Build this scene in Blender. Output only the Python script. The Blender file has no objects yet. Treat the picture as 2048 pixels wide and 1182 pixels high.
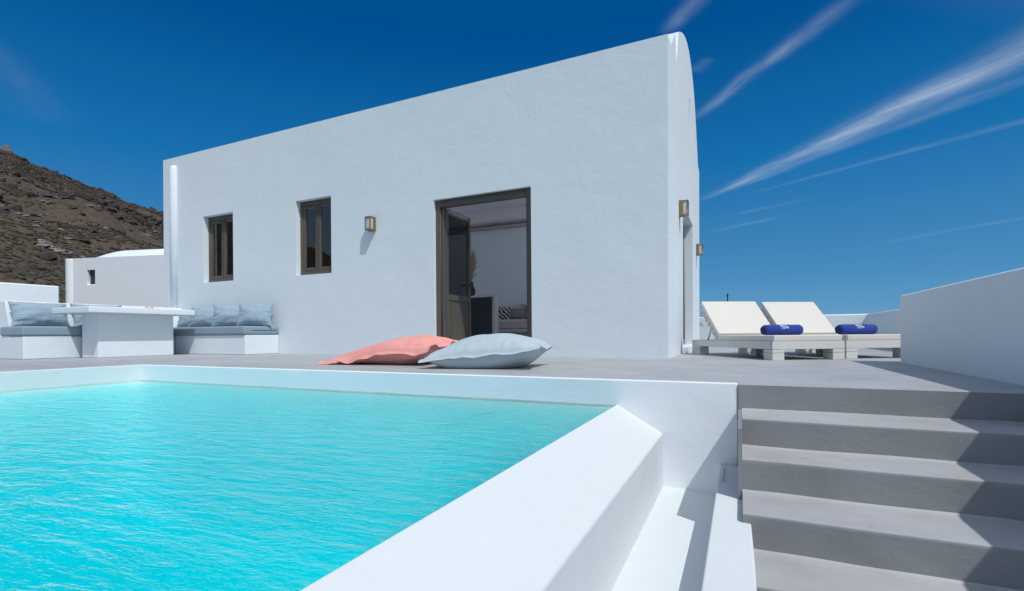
import bpy, bmesh, math, random
from mathutils import Vector, Matrix, Euler, noise
random.seed(7)
R = math.radians
S = bpy.context.scene
COL = S.collection

# ------------------------------------------------------------------ camera
cam_d = bpy.data.cameras.new('camera')
cam = bpy.data.objects.new('camera', cam_d); COL.objects.link(cam); S.camera = cam
cam_d.sensor_width = 36; cam_d.lens = 36 * 990 / 2048
cam_d.shift_y = 77.5 / 2048
cam_d.clip_start = 0.02; cam_d.clip_end = 60000
yaw = R(24.731)
cam.matrix_world = Matrix.Translation((0, 0, .31)) @ Matrix.Rotation(yaw, 4, 'Z') @ Matrix.Rotation(R(90), 4, 'X') @ Matrix.Rotation(-.0077, 4, 'Z')

# ------------------------------------------------------------------ sun, sky, exposure
SUN = Vector((.585, -.355, 1)).normalized()
elev = math.asin(SUN.z); azim = math.atan2(SUN.x, SUN.y)
ld = bpy.data.lights.new('sun', 'SUN'); ld.energy = 2.95; ld.angle = R(.53); ld.color = (1, .985, .96)
lo = bpy.data.objects.new('sun', ld); COL.objects.link(lo)
lo.rotation_euler = SUN.to_track_quat('Z', 'Y').to_euler(); lo.location = (30, -20, 60)
S.view_settings.view_transform = 'Standard'; S.view_settings.look = 'None'
S.cycles.diffuse_bounces = 7; S.cycles.max_bounces = 14; S.cycles.transparent_max_bounces = 16
S.view_settings.exposure = 0.0; S.view_settings.gamma = 1
W = bpy.data.worlds.new('World'); S.world = W; W.use_nodes = True
wt = W.node_tree; wt.nodes.clear()


class NT:
    """small helper to write node trees as expressions"""
    def __init__(s, t): s.t = t
    def n(s, kind, inputs=None, **kw):
        x = s.t.nodes.new(kind)
        for k, v in kw.items(): setattr(x, k, v)
        for k, v in (inputs or {}).items(): s.put(x.inputs[k], v)
        return x
    def put(s, sock, v):
        if isinstance(v, bpy.types.NodeSocket): s.t.links.new(v, sock)
        else: sock.default_value = v
    def m(s, op, a, b=0.0, c=0.0, clamp=False):
        x = s.t.nodes.new('ShaderNodeMath'); x.operation = op; x.use_clamp = clamp
        s.put(x.inputs[0], a); s.put(x.inputs[1], b); s.put(x.inputs[2], c)
        return x.outputs[0]
    def mix(s, f, a, b, blend='MIX'):
        x = s.t.nodes.new('ShaderNodeMix'); x.data_type = 'RGBA'; x.blend_type = blend
        s.put(x.inputs[0], f); s.put(x.inputs[6], a); s.put(x.inputs[7], b)
        return x.outputs[2]
    def noise(s, vec, scale, detail=3, rough=.55, dist=0.0, dim='3D', out=0):
        x = s.t.nodes.new('ShaderNodeTexNoise'); x.noise_dimensions = dim
        if vec is not None: s.put(x.inputs['Vector'], vec)
        s.put(x.inputs['Scale'], scale); s.put(x.inputs['Detail'], detail)
        s.put(x.inputs['Roughness'], rough); s.put(x.inputs['Distortion'], dist)
        return x.outputs[out]
    def ramp(s, f, stops):
        x = s.t.nodes.new('ShaderNodeValToRGB'); s.put(x.inputs[0], f)
        e = x.color_ramp.elements
        while len(e) < len(stops): e.new(.5)
        for i, (p, c) in enumerate(stops):
            e[i].position = p; e[i].color = (c[0], c[1], c[2], 1) if not isinstance(c, (int, float)) else (c, c, c, 1)
        return x.outputs[0]
    def mapping(s, vec, scale=(1, 1, 1), rot=(0, 0, 0)):
        x = s.t.nodes.new('ShaderNodeMapping'); s.put(x.inputs['Vector'], vec)
        x.inputs['Scale'].default_value = scale; x.inputs['Rotation'].default_value = rot
        return x.outputs[0]


def build_world():
    g = NT(wt)
    sky = g.n('ShaderNodeTexSky', sky_type='NISHITA', sun_disc=False, sun_elevation=elev,
              sun_rotation=azim, altitude=150, air_density=1.0, dust_density=.25, ozone_density=3.0)
    hsv = g.n('ShaderNodeHueSaturation', {'Hue': .487, 'Saturation': 1.42, 'Value': .9, 'Color': sky.outputs[0]})
    # high cirrus and contrail streaks, laid out on a flat layer far overhead
    tc = g.n('ShaderNodeTexCoord')
    sep = g.n('ShaderNodeSeparateXYZ', {0: tc.outputs['Generated']})
    z = g.m('MAXIMUM', sep.outputs[2], .02)
    px = g.m('DIVIDE', sep.outputs[0], z); py = g.m('DIVIDE', sep.outputs[1], z)
    total = None
    #            start            end           width0 width1 strength feather
    streaks = [((-.215, 1.72), (.02, 1.40), .018, .03, .40),
               ((-.19, 2.46), (.34, 1.73), .026, .036, .34),
               ((-.25, 3.98), (1.30, 1.90), .035, .135, .56),
               ((-.05, 3.80), (1.50, 2.12), .022, .075, .20),
               ((.05, 3.95), (1.55, 2.95), .03, .045, .16),
               ((-.16, 2.02), (-.08, 1.95), .03, .02, .12),
               ((-.30, 5.30), (.35, 4.85), .06, .06, .13),
               ((1.35, 6.95), (2.6, 5.5), .07, .10, .10),
               ((-.05, 4.6), (.5, 4.3), .05, .05, .10),
               ((-2.2, .72), (-2.95, 1.2), .07, .12, .05)]
    for i, (a, b, w0, w1, st) in enumerate(streaks):
        a = Vector(a); b = Vector(b); L = (b - a).length; d = (b - a) / L
        rx = g.m('SUBTRACT', px, a.x); ry = g.m('SUBTRACT', py, a.y)
        t = g.m('ADD', g.m('MULTIPLY', rx, d.x / L), g.m('MULTIPLY', ry, d.y / L))
        s_ = g.m('ADD', g.m('MULTIPLY', rx, -d.y), g.m('MULTIPLY', ry, d.x))
        co = g.n('ShaderNodeCombineXYZ', {0: g.m('MULTIPLY', t, L * 2.2), 1: g.m('MULTIPLY', s_, 9), 2: i * 3.7})
        nz = g.noise(co.outputs[0], 1.0, 5, .6, .4)
        co2 = g.n('ShaderNodeCombineXYZ', {0: g.m('MULTIPLY', t, L * 1.6), 1: g.m('MULTIPLY', s_, 2), 2: i * 1.9})
        wob = g.noise(co2.outputs[0], 1.0, 3, .5)
        s2 = g.m('ADD', s_, g.m('MULTIPLY', g.m('SUBTRACT', wob, .5), .13))
        w = g.m('ADD', w0, g.m('MULTIPLY', t, w1 - w0))
        w = g.m('MAXIMUM', w, w0 * .5)
        q = g.m('DIVIDE', s2, w)
        prof = g.m('EXPONENT', g.m('MULTIPLY', g.m('MULTIPLY', q, q), -1.0))
        e0 = g.m('DIVIDE', g.m('ADD', t, .03), .2, clamp=True)
        e1 = g.m('DIVIDE', g.m('SUBTRACT', 1.04, t), .22, clamp=True)
        v = g.m('MULTIPLY', g.m('MULTIPLY', prof, e0), e1)
        nn = g.m('MULTIPLY', g.m('SUBTRACT', nz, .16 if i == 2 else .25, clamp=True), 2.1, clamp=True)
        v = g.m('MULTIPLY', g.m('MULTIPLY', v, nn), st)
        total = v if total is None else g.m('ADD', total, v)
    up = g.m('MULTIPLY', g.m('SUBTRACT', sep.outputs[2], .03), 20, clamp=True)
    total = g.m('MULTIPLY', total, up, clamp=True)
    # deep polarised blue away from the sun, paler towards the horizon and milky around the sun
    K = 1 / .1
    grad = g.ramp(sep.outputs[2], [(0.0, (.115 * K / 20, .33 * K / 20, .56 * K / 20)), (.10, (.058 * K / 20, .25 * K / 20, .51 * K / 20)), (.30, (.008 * K / 20, .155 * K / 20, .42 * K / 20)), (.50, (.0, .078 * K / 20, .285 * K / 20)), (.75, (.0, .055 * K / 20, .22 * K / 20))])
    grad = g.mix(1.0, grad, (20, 20, 20, 1), 'MULTIPLY')
    base = g.mix(.93, hsv.outputs[0], grad)
    dt = g.m('ADD', g.m('ADD', g.m('MULTIPLY', sep.outputs[0], SUN.x), g.m('MULTIPLY', sep.outputs[1], SUN.y)), g.m('MULTIPLY', sep.outputs[2], SUN.z))
    glow = g.m('POWER', g.m('DIVIDE', g.m('SUBTRACT', dt, .22, clamp=True), .78, clamp=True), 1.3)
    base = g.mix(g.m('MULTIPLY', glow, .9, clamp=True), base, (7.2, 7.8, 8.6, 1))
    low = g.m('MULTIPLY', g.m('MULTIPLY', sep.outputs[1], -1.6, clamp=True), g.m('SUBTRACT', 1.0, g.m('MULTIPLY', sep.outputs[2], 1.6), clamp=True))
    base = g.mix(g.m('MULTIPLY', low, .8), base, (4.4, 5.3, 6.3, 1))
    col = g.mix(total, base, (5.2, 6.2, 7.4, 1))
    bg = g.n('ShaderNodeBackground', {0: col, 1: .1})
    out = g.n('ShaderNodeOutputWorld'); wt.links.new(bg.outputs[0], out.inputs[0])
build_world()


# ------------------------------------------------------------------ materials
MATS = {}
def mat(name, fn):
    if name in MATS: return MATS[name]
    m = bpy.data.materials.new(name); m.use_nodes = True
    t = m.node_tree; t.nodes.clear(); g = NT(t)
    out = g.n('ShaderNodeOutputMaterial')
    fn(g, out)
    MATS[name] = m
    return m

def principled(g, out, **kw):
    p = g.n('ShaderNodeBsdfPrincipled')
    for k, v in kw.items(): g.put(p.inputs[k.replace('_', ' ')], v)
    g.t.links.new(p.outputs[0], out.inputs[0]); return p

def bump(g, h, strength, dist):
    b = g.n('ShaderNodeBump', {'Strength': strength, 'Distance': dist, 'Height': h}); return b.outputs[0]

def plaster(base, var=.03, bumps=1.0, rough=.85, tint=(1, 1, 1)):
    def f(g, out):
        o = g.n('ShaderNodeTexCoord').outputs['Object']
        big = g.noise(o, .9, 3, .6); mid = g.noise(o, 5, 4, .6, .3); fine = g.noise(o, 60, 3, .6)
        c = g.mix(big, [base[i] * (1 - var) for i in range(3)] + [1], [min(1, base[i] * (1 + var * .5)) for i in range(3)] + [1])
        sp = g.m('MULTIPLY', g.m('SUBTRACT', g.noise(o, 26, 2, .5), .66, clamp=True), 1.2, clamp=True)
        c = g.mix(sp, c, [x * .88 for x in base] + [1])
        h = g.m('ADD', g.m('ADD', g.m('MULTIPLY', mid, 1.0), g.m('MULTIPLY', big, 2.6)), g.m('MULTIPLY', fine, .16))
        principled(g, out, Base_Color=c, Roughness=rough, Normal=bump(g, h, .55 * bumps, .016))
    return f

M_WHITE = mat('white_plaster', plaster((.70, .77, .81), .05, .55))
M_WHITE2 = mat('white_plaster_coarse', plaster((.64, .685, .705), .05, .6))
M_ROOM = mat('interior_plaster', plaster((.80, .83, .86), .02, .3))
M_WHITE3 = mat('bounce_and_neighbour_plaster', plaster((.78, .825, .86), .03, .5))  # lighter white for the neighbour; paints bounced light into the far pool wall
M_POOL = mat('pool_plaster', plaster((.74, .84, .83), .05, .5))

def cement(base, bm=.35):
    def f(g, out):
        o = g.n('ShaderNodeTexCoord').outputs['Object']
        a = g.noise(o, .8, 4, .62, .5); b = g.noise(g.mapping(o, (1, 1.5, 1.5)), 2.6, 6, .62, .4); c_ = g.noise(o, 34, 3, .6)
        v = g.m('ADD', g.m('MULTIPLY', a, .55), g.m('MULTIPLY', b, .45))
        c = g.ramp(v, [(.28, [x * .74 for x in base]), (.5, base), (.70, [x * 1.18 for x in base])])
        pits = g.m('MULTIPLY', g.m('SUBTRACT', g.noise(o, 14, 2, .4), .70, clamp=True), 3, clamp=True)
        c = g.mix(pits, c, [x * .62 for x in base] + [1])
        h = g.m('ADD', g.m('MULTIPLY', b, .8), g.m('ADD', g.m('MULTIPLY', c_, .25), g.m('MULTIPLY', pits, -1.0)))
        rg = g.m('ADD', .48, g.m('MULTIPLY', a, .2))
        principled(g, out, Base_Color=c, Roughness=rg, Normal=bump(g, h, bm, .008))
    return f
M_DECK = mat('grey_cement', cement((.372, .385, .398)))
M_RISER_SHADE = mat('riser_shade_cement', cement((.235, .242, .248), .8))  # step cement darkened, shade put into the colour of the risers
M_IFLOOR = mat('indoor_floor', cement((.70, .70, .70)))
M_STEP = mat('step_cement', cement((.38, .385, .395), .7))

def fabric(base, weave=380, var=.1, rough=.9):
    def f(g, out):
        o = g.n('ShaderNodeTexCoord').outputs['Object']
        a = g.noise(o, 5, 3, .6); w = g.noise(o, weave, 2, .7)
        wr = g.noise(o, 22, 4, .6, .6)
        v = g.m('ADD', g.m('MULTIPLY', a, .5), g.m('MULTIPLY', w, .5))
        c = g.mix(v, [x * (1 - var) for x in base] + [1], [min(1, x * (1 + var)) for x in base] + [1])
        h = g.m('ADD', g.m('MULTIPLY', w, .12), wr)
        p = principled(g, out, Base_Color=c, Roughness=rough, Normal=bump(g, h, .28, .008))
        p.inputs['Sheen Weight'].default_value = .12
    return f
M_PINK = mat('coral_fabric', fabric((.74, .315, .275)))
M_BLUEGREY = mat('blue_grey_fabric', fabric((.42, .50, .545)))
M_BENCH = mat('slate_blue_fabric', fabric((.27, .36, .43)))
M_SEAT = mat('slate_grey_fabric', fabric((.22, .30, .36)))
M_CREAM = mat('cream_canvas', fabric((.62, .60, .55), 300, .05))
M_TOWEL = mat('royal_blue_towel', fabric((.014, .042, .27), 160, .4, 1))
M_TOWEL_SHADE = mat('towel_end_shade', fabric((.006, .014, .075), 160, .35, 1))  # towel blue darkened to paint shade into the rolled ends
M_LOGO = mat('white_thread', fabric((.75, .78, .82), 400, .05))
M_SOFA = mat('sofa_fabric', fabric((.5, .48, .5), 200))
M_TAUPE = mat('taupe_fabric', fabric((.22, .20, .2), 200))

def patterned(g, out):
    o = g.n('ShaderNodeTexCoord').outputs['Object']
    w = g.n('ShaderNodeTexWave', {'Vector': o, 'Scale': 5.0, 'Distortion': 6.0}); w.bands_direction = 'DIAGONAL'
    c = g.ramp(w.outputs[1], [(.45, (.55, .55, .56)), (.55, (.02, .022, .03))])
    principled(g, out, Base_Color=c, Roughness=.9)
M_PATT = mat('patterned_fabric', patterned)
def patterned2(g, out):
    o = g.n('ShaderNodeTexCoord').outputs['Object']
    v = g.n('ShaderNodeTexVoronoi', {'Vector': o, 'Scale': 9.0}, distance='CHEBYCHEV')
    c = g.ramp(v.outputs['Color'], [(.3, (.1, .1, .11)), (.5, (.42, .4, .38)), (.7, (.25, .22, .19))])
    principled(g, out, Base_Color=c, Roughness=.9)
M_PATT2 = mat('checked_fabric', patterned2)

def painted(base, rough=.45, bumpy=.3, grain=(1, 1, 14)):
    def f(g, out):
        o = g.n('ShaderNodeTexCoord').outputs['Object']
        a = g.noise(o, 3, 3, .6); b = g.noise(g.mapping(o, grain), 12, 3, .6)
        c = g.mix(g.m('ADD', g.m('MULTIPLY', a, .5), g.m('MULTIPLY', b, .5)), [x * .84 for x in base] + [1], [min(1, x * 1.14) for x in base] + [1])
        principled(g, out, Base_Color=c, Roughness=rough, Normal=bump(g, b, bumpy, .003))
    return f
M_FRAME = mat('brown_grey_frame', painted((.100, .086, .070), .38))
M_LOUNGE = mat('whitewashed_wood', painted((.60, .60, .58), .6, .6, (1, 1, 9)))
M_CAB = mat('charcoal_panel', painted((.035, .04, .047), .4))
M_CABW = mat('white_panel', painted((.55, .56, .58), .4, .1))
M_BRASS = mat('aged_bronze', lambda g, o: principled(g, o, Base_Color=g.mix(g.noise(g.n('ShaderNodeTexCoord').outputs['Object'], 30), (.20, .135, .07, 1), (.34, .25, .14, 1)), Metallic=.55, Roughness=.5))
M_LENS = mat('frosted_lens', lambda g, o: principled(g, o, Base_Color=g.mix(g.noise(g.n('ShaderNodeTexCoord').outputs['Object'], 80), (.42, .45, .43, 1), (.58, .6, .57, 1)), Roughness=.25))
M_DARK = mat('dark_metal', lambda g, o: principled(g, o, Base_Color=(.03, .03, .032, 1), Metallic=.5, Roughness=.5))
M_STEEL = mat('steel', lambda g, o: principled(g, o, Base_Color=(.4, .4, .4, 1), Metallic=.9, Roughness=.35))
M_CER = mat('black_ceramic', lambda g, o: principled(g, o, Base_Color=(.015, .015, .017, 1), Roughness=.3))
M_PAMPAS = mat('dried_pampas', fabric((.42, .31, .25), 90, .25))
M_BEIGE = mat('beige_ceramic', fabric((.55, .47, .36), 60, .12, .5))

def glassf(g, out):
    fr = g.n('ShaderNodeFresnel', {'IOR': 1.5})
    tr = g.n('ShaderNodeBsdfTransparent', {0: (.93, .96, .96, 1)})
    gl = g.n('ShaderNodeBsdfGlossy', {0: (1, 1, 1, 1), 1: .01})
    f2 = g.m('ADD', g.m('MULTIPLY', fr.outputs[0], 1.25), .03, clamp=True)
    mx = g.n('ShaderNodeMixShader', {0: f2, 1: tr.outputs[0], 2: gl.outputs[0]})
    g.t.links.new(mx.outputs[0], out.inputs[0])
M_GLASS = mat('window_glass', glassf)

def waterf(g, out):
    o = g.n('ShaderNodeTexCoord').outputs['Object']
    m1 = g.mapping(o, (1.0, 3.2, 1), (0, 0, R(-34)))
    w1 = g.noise(m1, 4.6, 4, .55, .25)
    m2 = g.mapping(o, (1, 2.4, 1), (0, 0, R(-22)))
    w2 = g.noise(m2, 17, 3, .6, .1)
    w3 = g.noise(o, 1.1, 2, .5)
    h = g.m('ADD', g.m('ADD', g.m('MULTIPLY', w1, 1.0), g.m('MULTIPLY', w2, .26)), g.m('MULTIPLY', w3, .5))
    nm = bump(g, h, 1.0, .022)
    fr = g.n('ShaderNodeFresnel', {'IOR': 1.33, 'Normal': nm})
    gl = g.n('ShaderNodeBsdfGlossy', {0: (1, 1, 1, 1), 1: .06, 'Normal': nm})
    tr = g.n('ShaderNodeBsdfTransparent', {0: (.93, 1, 1, 1)})
    rf = g.n('ShaderNodeBsdfRefraction', {0: (1, 1, 1, 1), 1: .02, 2: 1.33, 'Normal': nm})
    under = g.n('ShaderNodeMixShader', {0: .24, 1: tr.outputs[0], 2: rf.outputs[0]})
    mx = g.n('ShaderNodeMixShader', {0: g.m('MULTIPLY', fr.outputs[0], .8), 1: under.outputs[0], 2: gl.outputs[0]})
    g.t.links.new(mx.outputs[0], out.inputs[0])
    ab = g.n('ShaderNodeVolumeAbsorption', {0: (0.0, .958, .974, 1), 1: 1.85})
    g.t.links.new(ab.outputs[0], out.inputs[1])
M_WATER = mat('pool_water', waterf)

def seaf(g, out):
    o = g.n('ShaderNodeTexCoord').outputs['Object']
    principled(g, out, Base_Color=(.012, .05, .10, 1), Roughness=.22, Normal=bump(g, g.noise(o, .08, 4, .6), .5, 2))
M_SEA = mat('sea_water', seaf)

def hillf(g, out):
    o = g.n('ShaderNodeTexCoord').outputs['Object']
    a = g.noise(o, .016, 5, .6, .5); b = g.noise(o, .12, 5, .65, .6); c = g.noise(o, .9, 4, .7)
    d = g.noise(o, .035, 4, .6, 1.0)
    base = g.ramp(a, [(.36, (.048, .040, .026)), (.5, (.080, .052, .034)), (.64, (.056, .043, .028))])
    red = g.ramp(d, [(.56, 0.0), (.66, 1.0)])
    base = g.mix(g.m('MULTIPLY', red, .75), base, (.10, .050, .038, 1))
    patch = g.ramp(b, [(.42, 0.0), (.60, 1.0)])
    base = g.mix(g.m('MULTIPLY', patch, .55), base, (.034, .036, .020, 1))
    spk = g.ramp(c, [(.44, 0.0), (.62, 1.0)])
    base = g.mix(g.m('MULTIPLY', spk, .55), base, (.115, .092, .066, 1))
    h = g.m('ADD', g.m('MULTIPLY', b, 1.0), g.m('MULTIPLY', c, .35))
    principled(g, out, Base_Color=base, Roughness=.95, Normal=bump(g, h, .9, 1.6))
M_HILL = mat('dry_hillside', hillf)
def rockf(base):
    def f(g, out):
        o = g.n('ShaderNodeTexCoord').outputs['Object']
        a = g.noise(o, .3, 4, .7); b = g.noise(o, 2.0, 4, .7)
        c = g.mix(a, [x * .55 for x in base] + [1], [x * 1.5 for x in base] + [1])
        principled(g, out, Base_Color=c, Roughness=.95, Normal=bump(g, b, .8, .4))
    return f
M_ROCK = mat('dark_volcanic_rock', rockf((.052, .040, .039)))
M_PALE = mat('pale_rock', rockf((.22, .20, .185)))
M_SCRUB = mat('scrub_green', rockf((.048, .046, .027)))
M_SCRUB2 = mat('scrub_brown', rockf((.080, .055, .037)))


def opalf(g, out):
    tl = g.n('ShaderNodeBsdfTranslucent', {0: (.98, .99, 1, 1)})
    g.t.links.new(tl.outputs[0], out.inputs[0])

# ------------------------------------------------------------------ mesh helpers
class MB:
    def __init__(s): s.v = []; s.f = []; s.mi = []
    def add(s, vs, fs, mi=0):
        b = len(s.v); s.v += [Vector(v) for v in vs]; s.f += [[b + i for i in f] for f in fs]; s.mi += [mi] * len(fs)
        return s
    def box(s, x0, x1, y0, y1, z0, z1, mi=0, M=None):
        vs = [Vector(p) for p in ((x0, y0, z0), (x1, y0, z0), (x1, y1, z0), (x0, y1, z0), (x0, y0, z1), (x1, y0, z1), (x1, y1, z1), (x0, y1, z1))]
        if M is not None: vs = [M @ v for v in vs]
        return s.add(vs, [(0, 3, 2, 1), (4, 5, 6, 7), (0, 1, 5, 4), (1, 2, 6, 5), (2, 3, 7, 6), (3, 0, 4, 7)], mi)
    def prism(s, poly, axis, a, b, mi=0):
        """poly: 2D points; axis 'x' -> (y,z), 'y' -> (x,z), 'z' -> (x,y)"""
        def P(p, t): return {'x': (t, p[0], p[1]), 'y': (p[0], t, p[1]), 'z': (p[0], p[1], t)}[axis]
        n = len(poly); vs = [P(p, a) for p in poly] + [P(p, b) for p in poly]
        fs = [tuple(range(n))[::-1], tuple(range(n, 2 * n))] + [(i, (i + 1) % n, n + (i + 1) % n, n + i) for i in range(n)]
        return s.add(vs, fs, mi)
    def tube(s, pts, rad, n=10, mi=0, cap=True):
        pts = [Vector(p) for p in pts]; rad = rad if isinstance(rad, (list, tuple)) else [rad] * len(pts)
        vs = []; fs = []
        for i, p in enumerate(pts):
            d = (pts[min(i + 1, len(pts) - 1)] - pts[max(i - 1, 0)]).normalized()
            a = d.orthogonal().normalized() if abs(d.z) > .95 else d.cross(Vector((0, 0, 1))).normalized()
            b = d.cross(a)
            for k in range(n):
                t = 2 * math.pi * k / n; vs.append(p + (a * math.cos(t) + b * math.sin(t)) * rad[i])
        for i in range(len(pts) - 1):
            for k in range(n): fs.append((i * n + k, i * n + (k + 1) % n, (i + 1) * n + (k + 1) % n, (i + 1) * n + k))
        if cap: fs += [tuple(range(n))[::-1], tuple(range((len(pts) - 1) * n, len(pts) * n))]
        return s.add(vs, fs, mi)

ROOTM = {}
def finish(o, label=None, cat=None, group=None, kind=None):
    if label: o['label'] = label
    if cat: o['category'] = cat
    if group: o['group'] = group
    if kind: o['kind'] = kind
    return o

def thing(name, label, cat, loc=(0, 0, 0), rz=0, group=None, kind=None):
    o = bpy.data.objects.new(name, None); COL.objects.link(o)
    o.location = loc; o.rotation_euler = (0, 0, rz); o.empty_display_size = .2
    ROOTM[o.name] = Matrix.Translation(loc) @ Matrix.Rotation(rz, 4, 'Z')
    return finish(o, label, cat, group, kind)

def link(name, mb, mats, parent=None, bevel=0, seg=2, smooth=False, world=True, sub=0, origin=None, weld=True):
    """one mesh object; with world=True the vertices are in world space"""
    me = bpy.data.meshes.new(name)
    M = None
    if parent is not None and world: M = ROOTM[parent.name].inverted()
    off = Vector(origin) if origin else None
    vs = mb.v
    if M is not None: vs = [M @ v for v in vs]
    if off is not None: vs = [v - off for v in vs]
    me.from_pydata([tuple(v) for v in vs], [], mb.f)
    mats = mats if isinstance(mats, (list, tuple)) else [mats]
    for m in mats: me.materials.append(m)
    for p, i in zip(me.polygons, mb.mi): p.material_index = i
    bm = bmesh.new(); bm.from_mesh(me)
    if weld: bmesh.ops.remove_doubles(bm, verts=bm.verts, dist=1e-5)
    bmesh.ops.recalc_face_normals(bm, faces=bm.faces)
    bm.to_mesh(me); bm.free()
    o = bpy.data.objects.new(name, me); COL.objects.link(o)
    if off is not None: o.location = off
    if parent is not None:
        o.parent = parent
        ROOTM[o.name] = ROOTM[parent.name] @ (Matrix.Translation(off) if off is not None else Matrix.Identity(4))
    else:
        ROOTM[o.name] = Matrix.Translation(off) if off is not None else Matrix.Identity(4)
    if bevel:
        b = o.modifiers.new('bevel', 'BEVEL'); b.width = bevel; b.segments = seg; b.limit_method = 'ANGLE'; b.angle_limit = R(35)
        b.harden_normals = False
    if sub:
        m = o.modifiers.new('sub', 'SUBSURF'); m.levels = sub; m.render_levels = sub
    if smooth or bevel:
        for p in me.polygons: p.use_smooth = True
    if bevel and not smooth:
        w = o.modifiers.new('wn', 'WEIGHTED_NORMAL'); w.keep_sharp = False
    return o

def boolean(target, cutters):
    """apply differences on a mesh object, cutters are (kind, object) pairs that are removed again"""
    for op, c in cutters:
        m = target.modifiers.new('b', 'BOOLEAN'); m.operation = op; m.object = c; m.solver = 'EXACT'
    dg = bpy.context.evaluated_depsgraph_get(); dg.update()
    me = bpy.data.meshes.new_from_object(target.evaluated_get(dg), depsgraph=dg)
    target.modifiers.clear(); old = target.data; nm = old.name; target.data = me; bpy.data.meshes.remove(old); me.name = nm
    for _, c in cutters:
        d = c.data; bpy.data.objects.remove(c); bpy.data.meshes.remove(d)
    for p in me.polygons: p.use_smooth = True

def add_bevel(o, w, seg=3):
    b = o.modifiers.new('bevel', 'BEVEL'); b.width = w; b.segments = seg; b.limit_method = 'ANGLE'; b.angle_limit = R(35)
    w_ = o.modifiers.new('wn', 'WEIGHTED_NORMAL')

def copy_tree(o, parent=None, loc=None, rz=None, label=None):
    c = o.copy(); COL.objects.link(c)
    if parent is not None: c.parent = parent
    if loc is not None: c.location = loc
    if rz is not None: c.rotation_euler = (0, 0, rz)
    if label: c['label'] = label
    for ch in list(o.children): copy_tree(ch, c)
    return c

# ================================================================== SETTING
# --- deck (one sheet with thickness around the pool)
d = MB()
outer = [(-16, -5), (-6.12, -5), (-6.12, 3.325), (-.012, 3.325), (-.012, 3.272), (1.6, 3.272), (1.6, 6.1), (2.7, 6.1), (2.7, 13.2), (-16, 13.2)]
d.prism(outer, 'z', -.5, 0)
deck = link('deck', d, M_DECK, bevel=.006, seg=1); finish(deck, 'smooth grey cement terrace deck around the pool and house', kind='structure')

# --- pool
pool = thing('swimming_pool', 'white plastered swimming pool with turquoise water beside the deck', 'swimming pool', (-3.4, 0, -1.5))
WL = -.172
PX0, PX1, PY0, PY1, PB = -6.06, -.745, -3.2, 3.27, -1.45
b = MB(); b.box(PX0 - .055, PX0, PY0 - .3, PY1 + .052, PB - .2, .004); link('pool_wall', b, M_WHITE2, pool, bevel=.008, seg=2)
b = MB(); b.box(PX0 - .02, -.0145, PY1, PY1 + .0515, PB - .2, .0035); link('pool_wall', b, M_WHITE3, pool, bevel=.008, seg=2)
b = MB(); b.box(PX0 - .01, PX1, PY0 - .29, PY0, PB - .2, -.02); link('pool_wall', b, M_WHITE2, pool, bevel=.008, seg=2)
# coved basin lining: one smooth shell from the waterline down to the floor
b = MB(); nx_, ny_ = 110, 110; vs = []; fs = []
def basin_z(x, y):
    k1 = min(1, (x - PX0 - .003) / 1.5); k2 = min(1, (PX1 - .003 - x) / .35); k3 = min(1, (PY1 - .004 - y) / .62); k4 = min(1, (y - PY0) / .5)
    f = 1
    for k_, e_ in ((k1, 2.2), (k2, 3), (k3, 2.6), (k4, 3)): f *= (1 - (1 - max(0, k_)) ** e_)
    return WL - .010 - (WL - .010 - PB) * f
def warp(t): return .5 - .5 * math.cos(math.pi * t)
for j_ in range(ny_ + 1):
    for i_ in range(nx_ + 1):
        x = PX0 + .004 + (PX1 - PX0 - .007) * warp(i_ / nx_); y = PY0 + .001 + (PY1 - .005 - PY0) * warp(j_ / ny_)
        vs.append((x, y, basin_z(x, y)))
for j_ in range(ny_):
    for i_ in range(nx_): fs.append((j_ * (nx_ + 1) + i_, j_ * (nx_ + 1) + i_ + 1, (j_ + 1) * (nx_ + 1) + i_ + 1, (j_ + 1) * (nx_ + 1) + i_))
b.add(vs, fs); link('pool_lining', b, M_POOL, pool, smooth=True)
M_LINE = mat('waterline_scale', cement((.60, .64, .58)))
b = MB(); b.box(PX0 + .001, PX1 - .002, PY1 - .0015, PY1 + .01, WL - .006, WL + .010); link('waterline_mark', b, M_LINE, pool)
b = MB(); b.box(PX0 - .01, PX0 + .0015, PY0, PY1 - .002, WL - .006, WL + .010); link('waterline_mark', b, M_LINE, pool)
# sloping overflow coping on the stair side
b = MB()
b.prism([(PX1, -.157), (-.451, -.328), (-.451, -1.7), (PX1, -1.7)], 'y', PY0 - .3, PY1)
link('coping', b, M_WHITE2, pool, bevel=.010, seg=3)
# water
w = MB(); w.box(PX0 - .01, PX1 + .006, PY0 - .01, PY1 + .006, PB - .01, WL)
wo = link('water', w, M_WATER); finish(wo, 'rippled turquoise pool water', kind='structure')

# --- overflow channel and low kerb between pool and stairs
b = MB(); b.box(-.451, -.117, -3.4, 3.27, -1.2, -.669)
ch = link('channel_floor', b, M_WHITE2); finish(ch, 'white floor of the narrow channel beside the pool', kind='structure')
k = MB()
k.prism([(-.116, -3.4), (.045, -3.4), (.042, 1.9), (.034, 2.52), (0.0, 2.86), (-.012, 3.268), (-.116, 3.268)], 'z', -1.2, -.487)
k.box(-.114, -.086, 2.86, 3.17, -.49, -.474)
ko = link('low_kerb', k, M_WHITE2, bevel=.008, seg=3); finish(ko, 'low white plastered kerb between the channel and the grey stairs', 'kerb')

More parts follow.
